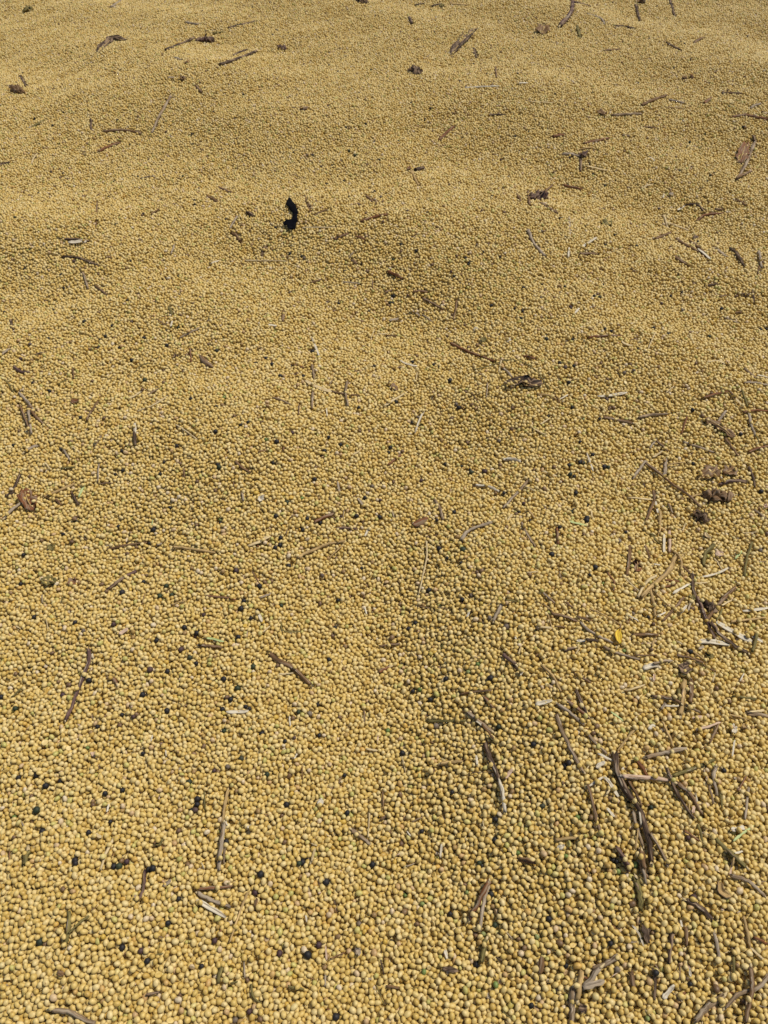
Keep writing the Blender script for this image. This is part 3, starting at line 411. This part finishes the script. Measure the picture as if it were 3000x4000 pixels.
# ------------------------------------------------------------------ read the list
ITEMS = []
for ln in DEBRIS.strip().splitlines():
    tl, rest = ln.split(' ', 1); x0, y0, sc = TILES[tl]
    for it in rest.split(';'):
        h, p = it.split(':'); kind, colr, w = h.split()
        px = [tuple(float(v) for v in q.split(',')) for q in p.split()]
        ITEMS.append(dict(kind=kind, col=colr, w=float(w), px=[(x0 + a / sc, y0 + b / sc) for a, b in px], key=(tl, kind, '%g,%g' % px[0])))
LAND = {  # the things that other labels are told by
    ('e1', 'K', '122,742'): ('black curved scrap', 'jet black curved scrap with ragged edges standing out on the yellow beans'),
    ('c3', 'Y', '462,1368'): ('yellow leaf', 'small bright yellow leaf with a brown tip among scattered stalks'),
    ('d2', 'L', '1010,1050'): ('crinkled dark leaf', 'crinkled dark brown curled leaf lying under the long wiry stem'),
    ('c3', 'C', '1180,280'): ('big brown wad', 'big crumpled brown leaf wad near the right edge, largest of the wads'),
    ('c0', 'L', '200,230'): ('torn left-edge leaf', 'torn red-brown leaf close to the left edge, halfway down'),
    ('e0', 'L', '640,340'): ('dark bent leaf', 'dark brown bent leaf lying alone at the upper left'),
    ('e1', 'L', '725,205'): ('long dark leaf', 'long narrow dark brown leaf leaning right near the top edge'),
    ('b3', 'S', '420,740'): ('thick dark stalk', 'thick dark brown curved stalk, longest of the crossing heap at the lower right'),
    ('b2', 'S', '815,630'): ('half-bleached stalk', 'dark brown upper half of a stalk with a bleached lower end'),
    ('z0', 'S', '800,180'): ('long purple-brown stalk', 'long purple-brown stalk lying alone at the lower left'),
    ('c2', 'P', '355,465'): ('red-brown pod', 'open red-brown pod husk lying in the middle of the beans'),
    ('e2', 'L', '868,535'): ('upper-right torn leaf', 'red-brown torn leaf under grey stems at the upper right edge'),
    ('d3', 'F', '275,1145'): ('long white straw', 'long straight white straw sliver lying alone above the right-hand stalks'),
    ('a3', 'S', '1659,1050'): ('lower-right corner stalk', 'long curved grey-brown stalk reaching in at the lower right corner'),
    ('a2', 'S', '905,235'): ('forked grey stalk', 'grey stalk of a forked pair beside the lower centre'),
    ('a0', 'S', '445,1355'): ('lower-left corner stalk', 'bent grey-brown stalk cut by the bottom edge at the left'),
    ('e2', 'L', '112,130'): ('round brown leaf', 'small round curled brown leaf near the top edge, right of the middle'),
    ('e0', 'F', '445,1580'): ('broad white chip', 'broad white chip of straw over a dark stem at the left'),
    ('d0', 'S', '155,1110'): ('left-edge grey stem', 'curved grey stem, topmost of the stems crossing by the left edge'),
    ('c2', 'T', '345,650'): ('bowed pale stem', 'long bowed hair-thin pale stem near the middle'),
    ('d1', 'F', '910,1015'): ('split pale straw', 'broad split pale straw ending against crossed brown stems'),
    ('a1', 'S', '485,340'): ('bottom tan stalk', 'straight tan stalk leaning right, close to the bottom edge'),
    ('d2', 'T', '720,925'): ('long wiry stem', 'long wiry olive stem arching over the beans'),
    ('c3', 'F', '1235,1315'): ('wide white splinter', 'wide white splinter with a split along it near the right edge'),
    ('c3', 'S', '905,780'): ('thick tan stalk', 'thick tan stalk leaning right, left of the heap of stalks'),
    ('e2', 'S', '60,855'): ('upper-right grey stem', 'curved grey stem lying alone below a purple-brown wad'),
    ('b3', 'S', '465,920'): ('pinkish bridging stalk', 'pinkish stalk lying level across the thick dark stalk'),
    ('d1', 'P', '65,810'): ('lone brown husk', 'closed brown pod husk lying alone, left of the middle'),
    ('c1', 'S', '855,790'): ('long tan stem', 'long tan stem leaning right near the middle of the photo'),
    ('b1', 'S', '635,-95'): ('frayed brown stalk', 'thick brown stalk leaning left with a frayed pale upper end, left of centre')}
NOUN = {'S': ('stalk', 'dry_stalk', 'stalk', 'dry stalks scattered on the beans'), 's': ('stem', 'dry_twig', 'twig', 'dry stems scattered on the beans'), 'F': ('straw sliver', 'straw_sliver', 'straw', 'straw slivers scattered on the beans'),
        'T': ('stem', 'thin_sprig', 'sprig', 'hair-thin stems scattered on the beans'), 'L': ('leaf scrap', 'leaf_scrap', 'leaf', 'leaf scraps on the beans'), 'P': ('pod husk', 'pod_husk', 'husk', 'pod husks on the beans'),
        'C': ('leaf wad', 'crumpled_leaf', 'leaf wad', 'crumpled leaf wads on the beans'), 'Y': ('leaf', 'yellow_leaf', 'leaf', None), 'K': ('scrap', 'black_scrap', 'scrap', None)}
CULL = []                                                    # x, y, z, radius kept free of beans
PLACED = np.zeros((0, 4))
def settle(c, rad):                                          # lift a run of points over what already lies there
    global PLACED
    if len(PLACED):
        worst, at = 0, 0
        for i, p in enumerate(c):
            d = np.hypot(PLACED[:, 0] - p.x, PLACED[:, 1] - p.y); k = d < (PLACED[:, 3] + rad[i]) * .9
            if k.any():
                need = float((PLACED[k, 2] + PLACED[k, 3] * .9 + rad[i] * .8).max()) - p.z
                if need > worst: worst, at = need, i / (len(c) - 1)
        worst = min(worst, .007)
        for i, p in enumerate(c):
            t = i / (len(c) - 1); p.z += worst * (1 - .75 * abs(t - at)) if worst else 0
    PLACED = np.concatenate([PLACED, [(p.x, p.y, p.z, r) for p, r in zip(c, rad)]])
for it in ITEMS:
    pts, dep = zip(*[hit(*q) for q in it['px']]); dm = sum(dep) / len(dep)
    wm = it['w'] * dm / FPX * (1.25 if it['key'][0][0] == 'e' else .9 if it['kind'] == 'F' else 1); half = wm / 2; kind = it['kind']; key = it['col']
    rnd = random.Random(str(it['key'])); ln = sum((a - b).length for a, b in zip(pts, pts[1:]))
    it['mid'] = np.mean(it['px'], 0); it['len'] = ln; it['wm'] = wm; it['dep'] = dm; it['parts'] = []
    if kind == 'K':                                          # the torn black scrap: a thin crumpled plate
        P = [hit(1050 + a / 3.173, 700 + b / 3.173)[0] + Vector((0, 0, .0065)) for a, b in SCRAP]; o3 = sum(P, Vector()) / len(P)
        bm = bmesh.new(); fc = bm.faces.new([bm.verts.new(p) for p in P]); bmesh.ops.triangulate(bm, faces=[fc]); bmesh.ops.subdivide_edges(bm, edges=bm.edges[:], cuts=2, use_grid_fill=True)
        for v in bm.verts: v.co.z += .0028 * noise.noise(v.co * 70) + .0016 * noise.noise(v.co * 190); v.co.x += .0012 * noise.noise(v.co * 330); v.co.y += .003 * noise.noise(v.co * 300 + Vector((5, 0, 0)))
        top = [v.co.copy() for v in bm.verts]; bm.verts.index_update(); bm.faces.ensure_lookup_table(); fs = [tuple(v.index for v in f.verts) for f in bm.faces]
        rimv = [(e.verts[0].index, e.verts[1].index) for e in bm.edges if e.is_boundary]; bm.free(); q = len(top)
        o = link('black_scrap', top + [v - Vector((0, 0, .0012)) for v in top], fs + [tuple(q + i for i in f[::-1]) for f in fs] + [(a, b, q + b, q + a) for a, b in rimv], mat('K'), [tuple(v) for v in top] * 2, origin=o3)
        CULL += [(v.x, v.y, v.z + e, .0016) for v in top for e in (0, .003)]
    elif kind in 'ST':
        n = max(5, min(14, int(ln / .004) + 3)); c = resample(pts, n); half = max(half, .0005); sink = [rnd.choice((0, 0, .0012, .0032)) if it['key'] not in LAND else 0 for _ in '12']
        for i, p in enumerate(c):
            p.z += max(.3 * half, .002 - .3 * half) - sink[0] * max(0, 1 - i / (.4 * n)) - sink[1] * max(0, 1 - (n - 1 - i) / (.4 * n)) + rnd.uniform(-.0005, .0005)
            p.x += rnd.uniform(-.25, .25) * half; p.y += rnd.uniform(-.25, .25) * half
        rad = [half * (1.05 - .25 * abs(i / (n - 1) - rnd.random() * .3)) * rnd.uniform(.86, 1.14) for i in range(n)]
        if kind == 'S' and n > 7:                             # a swollen node part-way
            j = rnd.randrange(2, n - 2); rad[j] *= 1.18
        settle(c, rad); mid = c[n // 2].copy(); name = NOUN[kind if kind == 'T' or it['w'] >= 12.5 else 's'][1]
        V, Fa, Gr = tube(c, rad, (12 if it['w'] >= 12 else 9) if kind == 'S' else 6, 1.0, rnd=rnd)
        o = link(name, V, Fa, mat(key), Gr, origin=mid)
        if kind == 'S' and it['w'] >= 12.5 and ln > .015:     # the pale pith showing at a broken end; a peeled strip of bark
            F = frames(c); e = 0 if rnd.random() < .6 else n - 1; t = F[e][0] * (-1 if e == 0 else 1)
            pc = [c[e] - t * half * .4, c[e] + t * half * .5, c[e] + t * half * rnd.uniform(1.2, 2.2)]
            V, Fa, Gr = tube(pc, [half * .72, half * .66, half * .42], 6, 1.2, rnd=rnd)
            link('pith', V, Fa, mat('p' if key not in 'wi' else 'w'), Gr, parent=o, origin=pc[0])
            if ln > .03:
                a = rnd.randrange(1, max(2, n // 2)); b = min(n - 1, a + max(2, n // 3)); sc = [c[i] + F[i][2] * rad[i] * .80 + F[i][1] * rad[i] * .35 for i in range(a, b + 1)]
                if len(sc) >= 3:
                    V, Fa, Gr = sheet(resample(sc, 7), [half * q for q in (.10, .3, .42, .4, .36, .26, .08)], .0003, -.3, .2, .3, 3, rnd)
                    link('bark_strip', V, Fa, mat('g' if key in 'bdurk' else 'k'), Gr, parent=o, origin=sc[0])
        CULL += [(p.x, p.y, p.z, r) for p, r in zip(resample(c, max(n, int(ln / .002) + 2)), [half] * 999)]
    elif kind in 'FLPY':
        n = {'F': 7, 'L': 9, 'P': 9, 'Y': 9, 'K': 17}[kind]
        if len(pts) == 1: pts = [pts[0] + Vector((-half, 0, 0)), pts[0] + Vector((half, 0, 0))]
        c = resample(pts, n); lift = .0022 if kind == 'F' else .007 if kind == 'K' else .003
        for i, p in enumerate(c): p.z += lift + (rnd.uniform(-.0015, .002) * (1 if i in (0, n - 1) else .3))
        T = [i / (n - 1) for i in range(n)]
        if kind == 'F': hw = [half * (.85 + .3 * rnd.random()) * (.55 if i in (0, n - 1) else 1) for i in range(n)]; a = (.0006, rnd.uniform(.25, .7), .12, .2, 4)
        elif kind == 'L': hw = [half * (.25 + .95 * math.sin(math.pi * (.08 + .84 * t)) * rnd.uniform(.65, 1.2)) for t in T]; a = (.0006, rnd.uniform(.2, .6), .55, .4, 6)
        elif kind == 'P': hw = [half * (.12 + math.sin(math.pi * (.05 + .9 * t)) ** .7 * (1 + .12 * math.sin(t * 19))) for t in T]; a = (.0007, rnd.choice((-.7, .8)), .12, .06, 7)
        elif kind == 'Y': hw = [half * q for q in (.15, .5, .85, 1.05, 1.1, 1.0, .8, .5, .15)]; a = (.0004, .45, .2, .08, 7)
        else: hw = [half * 1.25 * float(np.interp(t, [0, .12, .3, .55, .7, .85, 1], [.15, .6, .62, .6, .75, 1.15, .4])) for t in T]; a = (.0012, .12, .15, .22, 6)
        settle(c, [min(.0016, h) for h in hw]); mid = c[n // 2].copy()
        V, Fa, Gr = sheet(c, hw, *a, rnd=rnd); o = link(NOUN[kind][1], V, Fa, mat(key), Gr, origin=mid)
        F = frames(c)
        if kind in 'LY' and it['w'] >= 28 and ln > .02:       # the midrib
            V, Fa, Gr = tube([p + f[2] * .0007 - f[2] * .3 * half * a[1] for p, f in zip(c, F)][1:-1], [half * .09 + .0003] * (n - 2), 5, .5, rnd=rnd)
            link('midrib', V, Fa, mat('t' if kind == 'L' else 'y'), Gr, parent=o, origin=c[1])
        if kind == 'P':
            V, Fa, Gr = tube([p + f[1] * h * .95 + f[2] * a[1] * half * .6 for p, f, h in zip(c, F, hw)], [.0005] * n, 5, .5, rnd=rnd)
            link('seam', V, Fa, mat('d'), Gr, parent=o, origin=c[0])
        if kind == 'Y':
            V, Fa, Gr = tube([c[0] + Vector((.0, .006, .0005)), c[0] + Vector((0, .002, 0)), c[1]], [.0007, .0007, .0005], 5, .5, rnd=rnd)
            link('leaf_stalk', V, Fa, mat('r'), Gr, parent=o, origin=c[0])
        for p, f, h in zip(c, F, hw):
            for v in (-.8, -.3, .3, .8): q = p + f[1] * h * v; CULL.append((q.x, q.y, q.z, .0013 if kind != 'K' else .0022))
            if kind in 'KLC':
                for v in (-.6, 0, .6): q = p + f[1] * h * v; CULL.append((q.x, q.y, q.z + .003, .0022))
    else:                                                    # a wad of crumpled leaf: one folded piece with torn ones on it
        a, b = pts[0], pts[-1]; ax = (b - a).normalized() if (b - a).length > .001 else Vector((1, .2, 0)).normalized(); m = (a + b) / 2; L = (a - b).length / 2 + half * .8
        c = resample([m - ax * L, m + ax * L * .2 + Vector((0, 0, half * .35)), m + ax * L], 13)
        for p in c: p.z += .0025
        hw = [half * (.3 + .85 * math.sin(math.pi * (.06 + .88 * q / 12))) * rnd.uniform(.6, 1.15) for q in range(13)]
        V, Fa, Gr = sheet(c, hw, .0012, -.55, 1.05, .5, 9, rnd); o = link(NOUN['C'][1], V, Fa, mat(key), Gr, origin=m)
        for q in range(4 if it['w'] > 20 else 2):
            q0 = m + ax * L * rnd.uniform(-.8, .8) + Vector((rnd.uniform(-.7, .7) * half, rnd.uniform(-.7, .7) * half, half * rnd.uniform(.1, .45) + .002)); g = rnd.uniform(0, 6.3); dv = Vector((math.cos(g), math.sin(g), rnd.uniform(-.3, .4))) * half * rnd.uniform(.4, .8)
            V, Fa, Gr = sheet(resample([q0 - dv, q0 + Vector((0, 0, half * .15)), q0 + dv], 7), [half * rnd.uniform(.15, .45) for _ in range(7)], .0006, rnd.uniform(-.5, .8), .8, .4, 5, rnd)
            link('leaf_fragment', V, Fa, mat(rnd.choice((key, key, 'b', 'd'))), Gr, parent=o, origin=q0)
        it['len'] = 2 * L
        for k in range(-2, 3): q = m + ax * (L - half * .5) * k / 2; CULL.append((q.x, q.y, q.z + half * .2, half * .7))
    it['obj'] = o

# ------------------------------------------------------------------ labels: look first, then what the thing lies beside
def describe(it):
    k = it['kind']; w = []
    if k in 'STF':
        if it['len'] > .034: w.append('long')
        elif it['len'] < .015: w.append('short')
        if k == 'T': w.append('hair-thin')
        elif k == 'F' and it['wm'] > .0042: w.append('broad')
        elif k == 'S' and it['w'] >= 17: w.append('thick')
        if len(it['px']) > 2:
            a, b = np.array(it['px'][0]), np.array(it['px'][-1]); c = np.array(it['px'][len(it['px']) // 2]); d = b - a
            if abs(d[0] * (c - a)[1] - d[1] * (c - a)[0]) / (np.hypot(*d) + 1e-6) > .055 * np.hypot(*d): w.append('bent')
    elif k in 'LC': w.append('big' if it['w'] * it['dep'] > 40 else 'small')
    w.append(COLS[it['col']][0].replace(' ', '-')); w.append(NOUN[k][0])
    if k in 'STFP':
        (ax, ay), (bx, by) = it['px'][0], it['px'][-1]; g = math.degrees(math.atan2(ay - by, bx - ax)) % 180
        w.append('lying level' if g < 22 or g > 158 else 'leaning right' if g < 68 else 'leaning left' if g > 112 else 'pointing up')
    return ' '.join(w)
marks = [it for it in ITEMS if it['key'] in LAND]
assert len(marks) == len(LAND), set(LAND) - {m['key'] for m in marks}
def side(p, q):
    d = np.subtract(p, q); return ('right of' if d[0] > 0 else 'left of') if abs(d[0]) > abs(d[1]) else ('below' if d[1] > 0 else 'above')
rest = [it for it in ITEMS if it['key'] not in LAND]
for it in rest: it['d'] = describe(it)
ORD = ['closest one', 'second closest', 'third closest', 'fourth closest', 'fifth closest', 'sixth closest']
for it in ITEMS:
    o = it['obj']; nk = it['kind'] if not (it['kind'] == 'S' and it['w'] < 12.5) else 's'
    o['category'] = NOUN[nk][2]
    if NOUN[nk][3]: o['group'] = NOUN[nk][3]
    if it['key'] in LAND: o['label'] = LAND[it['key']][1]; continue
    best = None
    for m in sorted(marks, key=lambda m: np.hypot(*(m['mid'] - it['mid'])))[:5]:
        s = side(it['mid'], m['mid']); dd = np.hypot(*(m['mid'] - it['mid']))
        rk = sum(1 for q in rest if q['d'] == it['d'] and side(q['mid'], m['mid']) == s and np.hypot(*(m['mid'] - q['mid'])) < dd)
        if best is None or (rk, dd) < best[:2]: best = (rk, dd, s, m)
        if rk == 0: break
    o['label'] = '%s, %s %s the %s' % (it['d'], ORD[min(best[0], 5)], best[2], LAND[best[3]['key']][0])

# ------------------------------------------------------------------ beans: make room for what lies on them
kd = kdtree.KDTree(len(B))
for i, p in enumerate(B): kd.insert(p, i)
kd.balance()
gone = np.zeros(len(B), bool)
for x, y, z, r in CULL:
    for co, i, d in kd.find_range((x, y, z), r + RB * 1.2):
        if d < r + BR[i] * .55: gone[i] = True
ontop = []
for it in ITEMS:                                             # a few beans that came to rest on the litter
    if it['kind'] in 'SFLC' and it['dep'] < 1.9 and it['wm'] > .0025:
        o = it['obj']; vs = o.data.vertices; rr = random.Random(str(it['key']) + 'b')
        for _ in range(rr.choice((0, 1, 1, 2)) if it['len'] > .02 else rr.choice((0, 0, 1))):
            q = o.location + vs[rr.randrange(len(vs))].co; ontop.append((q.x + rr.uniform(-.001, .001), q.y, max(q.z, float(surf(q.x, q.y))) + RB * rr.uniform(.6, .95)))
n0 = len(ontop); B = np.concatenate([B, ontop]); BR = np.concatenate([BR, rng.uniform(.0027, .0033, n0)]); BO = np.concatenate([BO, np.ones(n0)]); gone = np.concatenate([gone, np.zeros(n0, bool)])
U_, V_, DEP = project(B)
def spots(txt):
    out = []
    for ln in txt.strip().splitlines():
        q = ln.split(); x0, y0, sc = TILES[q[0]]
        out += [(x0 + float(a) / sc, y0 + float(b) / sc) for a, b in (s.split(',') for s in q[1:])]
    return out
taken = np.zeros(len(B), bool); okay = (~gone) & (BO > .3)
def pick(px, py):                                            # the bean seen at that spot
    k = np.nonzero(okay & ~taken & (np.abs(U_ - px) < 22) & (np.abs(V_ - py) < 22))[0]
    if not len(k): return -1
    i = k[np.argmin(np.hypot(U_[k] - px, V_[k] - py) - 9 * BO[k])]; taken[i] = True; return i
dark = [pick(*s) for s in sorted(spots(DARK), key=lambda s: -s[1])]; dark = [i for i in dark if i >= 0]  # real dark seeds, and many shaded gaps painted as dark seeds
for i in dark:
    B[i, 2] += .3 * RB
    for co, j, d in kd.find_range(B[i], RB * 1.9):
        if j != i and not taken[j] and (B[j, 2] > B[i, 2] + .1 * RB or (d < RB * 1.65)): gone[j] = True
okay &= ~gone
green = [i for i in (pick(*s) for s in spots(GREEN)) if i >= 0]
inside = (U_ > 6) & (U_ < 2994) & (V_ > 6) & (V_ < 3985)
front = [i for i in np.argsort(DEP) if inside[i] and okay[i] and not taken[i] and BO[i] > .45][:290]
taken[front] = True

def bean_mesh(name, ax, m, dent=0., wr=0., half=False, seed=0):
    V = []
    for v in ICO2[0]:
        k = 1 + .045 * noise.noise(v * 1.6 + Vector((seed, 0, 0))) + wr * noise.noise(v * 3.4 + Vector((0, seed, 0)))
        if dent: k -= dent * math.exp(-((v.y - 1) ** 2 + v.x ** 2 * .5 + v.z ** 2 * 2.5) * 5)
        q = Vector((v.x * ax[0], v.y * ax[1], v.z * ax[2])) * k * .0034
        if half and q.y > .0004: q.y = .0004 - (q.y - .0004) * .06
        V.append(q)
    me = bpy.data.meshes.new(name); me.from_pydata([tuple(v) for v in V], [], ICO2[1]); me.materials.append(m); me.polygons.foreach_set('use_smooth', [True] * len(me.polygons)); return me
SHAPES = [bean_mesh('soybean', (1.09, .99, .94), M_BEAN, .03, .03, seed=1), bean_mesh('soybean', (1.22, .98, .90), M_BEAN, .03, .03, seed=2), bean_mesh('soybean', (1.34, .93, .86), M_BEAN, .06, .04, seed=3),
          bean_mesh('soybean', (1.17, .87, 1.0), M_BEAN, .13, .05, seed=4), bean_mesh('soybean', (1.20, 1.0, .84), M_BEAN, .08, .16, seed=5), bean_mesh('soybean', (1.22, 1.08, .95), M_BEAN, half=True, seed=6)]
DARKS = [bean_mesh('dark_seed_gap_shade', (1.02, .95, .90), M_DARK, .06, .14, seed=s) for s in (7, 8, 9)]
GREENS = [bean_mesh('green_soybean', (1.12, .97, .90), M_GREEN, .05, .05, seed=10)]
shape = rng.choice(6, len(B), p=[.22, .30, .25, .10, .10, .03])
rot = rng.uniform(-math.pi, math.pi, (len(B), 3)); rot[:, 1] = np.arcsin(rng.uniform(-1, 1, len(B)))
tint = rng.random(len(B)) ; scl = BR / .0034 * 1.02
def one(name, me, i, label, cat, group, k=1.0):
    o = bpy.data.objects.new(name, me); COL.objects.link(o); o.location = B[i]; o.rotation_euler = rot[i]; o.scale = (scl[i] * k,) * 3
    o['tint'] = float(tint[i]); o['label'] = label; o['category'] = cat; o['group'] = group; return o
src = {}
for n, i in enumerate(front):
    s = n if n < 6 else int(shape[i])
    o = one('soybean', SHAPES[s], i, 'plain yellow soybean in the closest rows along the bottom edge', 'soybean', 'yellow soybeans closest to the bottom edge')
    if n < 6: src[s] = o
def beside(p, rivals, what):                                 # rank by distance on one side of a landmark
    best = None
    for m in sorted(marks, key=lambda m: np.hypot(*(m['mid'] - p))):
        s_ = side(p, m['mid']); dd = np.hypot(*(m['mid'] - p))
        rk = sum(1 for q in rivals if np.hypot(*(m['mid'] - q)) < dd - 1e-6 and side(q, m['mid']) == s_)
        if rk < 6 and (best is None or rk < best[0]): best = (rk, s_, m)
        if best and (best[0] == 0 or dd > 700): break
    return best and '%s, %s %s the %s' % (what, ORD[best[0]], best[1], LAND[best[2]['key']][0])
uv = lambda i: np.array((U_[i], V_[i]))
def dark_spot_look(t): return 'near-black shrivelled seed and gap-shade spot' if t < .71 else 'dark green shrivelled seed and gap-shade spot' if t < .815 else 'purple-brown shrivelled seed and gap-shade spot' if t < .905 else 'dull grey-brown seed and gap-shade spot'
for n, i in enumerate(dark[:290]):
    lk = dark_spot_look(tint[i]); lb = beside(uv(i), [uv(j) for j in dark if dark_spot_look(tint[j]) == lk], lk) or lk + ' lying singly, away from any large scrap' or 'near-black shrivelled seed and gap-shade spot lying singly, away from any large scrap'
    o = one('dark_seed_gap_shade', DARKS[n % 3], i, lb, 'seed', 'dark seeds among the beans', float(rng.uniform(1.0, 1.28)))
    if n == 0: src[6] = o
riv = [uv(i) for i in green]
for i in green: one('green_soybean', GREENS[0], i, beside(uv(i), riv, 'dull green unripe soybean') or 'dull green unripe soybean lying singly among the yellow ones', 'soybean', 'green soybeans among the yellow')
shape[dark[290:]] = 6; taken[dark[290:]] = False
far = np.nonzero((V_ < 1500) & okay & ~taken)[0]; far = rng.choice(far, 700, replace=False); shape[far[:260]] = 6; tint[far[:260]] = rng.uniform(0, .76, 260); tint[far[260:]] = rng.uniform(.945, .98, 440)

# ------------------------------------------------------------------ all the other beans: one object, copies made by geometry nodes
k = ~gone & ~taken
me = bpy.data.meshes.new('soybean_heap'); me.vertices.add(int(k.sum())); me.vertices.foreach_set('co', B[k].astype('f').ravel())
for nm, ty, fld, val in (('turn', 'FLOAT_VECTOR', 'vector', rot[k].astype('f').ravel()), ('size', 'FLOAT', 'value', scl[k].astype('f')), ('tint', 'FLOAT', 'value', tint[k].astype('f')), ('shape', 'INT', 'value', shape[k].astype('i'))):
    me.attributes.new(nm, ty, 'POINT').data.foreach_set(fld, val)
heap = bpy.data.objects.new('soybean_heap', me); COL.objects.link(heap)
heap['kind'] = 'stuff'; heap['label'] = 'heap of loose yellow soybeans filling the whole picture'; heap['category'] = 'soybeans'
ng = bpy.data.node_groups.new('bean copies', 'GeometryNodeTree')
ng.interface.new_socket('Geometry', in_out='INPUT', socket_type='NodeSocketGeometry'); ng.interface.new_socket('Geometry', in_out='OUTPUT', socket_type='NodeSocketGeometry')
N = ng.nodes; Lk = ng.links; gi = N.new('NodeGroupInput'); go = N.new('NodeGroupOutput'); jn = N.new('GeometryNodeJoinGeometry')
def named(nm, ty):
    a = N.new('GeometryNodeInputNamedAttribute'); a.data_type = ty; a.inputs['Name'].default_value = nm; return [q for q in a.outputs if q.enabled and q.name == 'Attribute'][0]
tn, sz, sh = named('turn', 'FLOAT_VECTOR'), named('size', 'FLOAT'), named('shape', 'INT')
er = N.new('FunctionNodeEulerToRotation'); Lk.new(tn, er.inputs[0])
mp_ = N.new('GeometryNodeMeshToPoints'); Lk.new(gi.outputs[0], mp_.inputs['Mesh'])
for s, so in src.items():
    oi = N.new('GeometryNodeObjectInfo'); oi.transform_space = 'ORIGINAL'; oi.inputs['Object'].default_value = so
    cp = N.new('FunctionNodeCompare'); cp.data_type = 'INT'; cp.operation = 'EQUAL'
    ins = [q for q in cp.inputs if q.enabled]; Lk.new(sh, ins[0]); ins[1].default_value = s
    ip = N.new('GeometryNodeInstanceOnPoints'); Lk.new(mp_.outputs[0], ip.inputs['Points']); Lk.new(oi.outputs['Geometry'], ip.inputs['Instance'])
    Lk.new(cp.outputs[0], ip.inputs['Selection']); Lk.new(er.outputs[0], ip.inputs['Rotation']); Lk.new(sz, ip.inputs['Scale']); Lk.new(ip.outputs[0], jn.inputs[0])
Lk.new(jn.outputs[0], go.inputs[0])
heap.modifiers.new('bean copies', 'NODES').node_group = ng

# ------------------------------------------------------------------ fine chaff: skins, crumbs and splinters too small to count
CK = 'pptkbboroig'; CV = []; CF = []; CG = []; CM = []; cr = random.Random(5)
cand = np.nonzero((V_ > -40) & (V_ < 4040) & (U_ > -60) & (U_ < 3060) & (BO > .25) & ~gone)[0]
wt = 1 + 3.2 * np.clip((U_[cand] - 1900) / 800, 0, 1) * np.clip((V_[cand] - 1300) / 700, 0, 1); wt /= wt.sum()
for i in rng.choice(cand, 4200, replace=False, p=wt):
    q = Vector(B[i]) + Vector((cr.uniform(-1, 1), cr.uniform(-1, 1), 0)) * RB * 1.1; q.z += RB * cr.uniform(-.2, .8); g = cr.uniform(0, 6.3)
    ln_ = cr.choice((.0016, .002, .003, .005, .008)); wd = cr.uniform(.0005, .0011) if ln_ > .002 else cr.uniform(.0012, .0022)
    a = Vector((math.cos(g), math.sin(g), cr.uniform(-.35, .35))) * ln_; s_ = Vector((-math.sin(g), math.cos(g), cr.uniform(-.5, .5))) * wd; u = Vector((0, 0, wd * .55)); n0 = len(CV)
    CV += [q - a, q - a * .3 + s_ + u, q - a * .2 - s_ * .8 + u * cr.uniform(0, 1.4), q + a * .5 + s_ * .7 + u * cr.uniform(0, 1), q + a * .6 - s_ * .9, q + a, q - u * 1.2]
    CF += [tuple(n0 + k for k in f) for f in ((0, 2, 1), (1, 2, 4, 3), (3, 4, 5), (0, 1, 6), (1, 3, 6), (3, 5, 6), (5, 4, 6), (4, 2, 6), (2, 0, 6))]
    k_ = cr.randrange(len(CK)); CM += [k_] * 9; CG += [(v.x, v.y * .3, v.z) for v in CV[-7:]]
ch = link('chaff', CV, CF, mat(CK[0]), CG, smooth=False)
for c in CK[1:]: ch.data.materials.append(mat(c))
ch.data.polygons.foreach_set('material_index', CM); ch['kind'] = 'stuff'; ch['label'] = 'fine chaff and bean skins sifted among the soybeans'; ch['category'] = 'chaff'

# ------------------------------------------------------------------ the body of the heap under the loose beans
gx = np.arange(-4.5, 4.51, .045); gy = np.arange(-1.5, 6.01, .045); X, Y = np.meshgrid(gx, gy)
out_ = np.maximum(0, np.maximum(np.abs(X) - (.5 * (.643 * Y + .75) + .2), np.maximum(-.08 - Y, Y - 3.68)))
Z = H(X, Y) + ZT - 3.2 * RB + np.clip(out_ / .1, 0, 1) * 2.6 * RB
m = bpy.data.materials.new('bean bed'); n, l, b = nodes_of(m)
tc = n.new('ShaderNodeTexCoord'); vo = n.new('ShaderNodeTexVoronoi'); vo.inputs['Scale'].default_value = 150; l.new(tc.outputs['Object'], vo.inputs['Vector'])
sr = n.new('ShaderNodeSeparateColor'); l.new(vo.outputs['Color'], sr.inputs[0]); r = ramp(n, [(0, (.42, .27, .065)), (.5, (.55, .385, .125)), (1, (.63, .49, .235))]); l.new(sr.outputs[0], r.inputs[0])
l.new(r.outputs[0], b.inputs['Base Color']); b.inputs['Roughness'].default_value = .6
bp = n.new('ShaderNodeBump'); bp.invert = True; bp.inputs['Strength'].default_value = 1; bp.inputs['Distance'].default_value = .004; l.new(vo.outputs['Distance'], bp.inputs['Height']); l.new(bp.outputs[0], b.inputs['Normal'])
W = len(gx); fa = [(j * W + i, j * W + i + 1, (j + 1) * W + i + 1, (j + 1) * W + i) for j in range(len(gy) - 1) for i in range(W - 1)]
gm = bpy.data.meshes.new('ground'); gm.from_pydata(np.stack([X, Y, Z], -1).reshape(-1, 3).tolist(), [], fa); gm.materials.append(m); gm.polygons.foreach_set('use_smooth', [True] * len(gm.polygons))
go_ = bpy.data.objects.new('ground', gm); COL.objects.link(go_); go_['kind'] = 'structure'; go_['label'] = 'bed of soybeans under the loose ones on top'
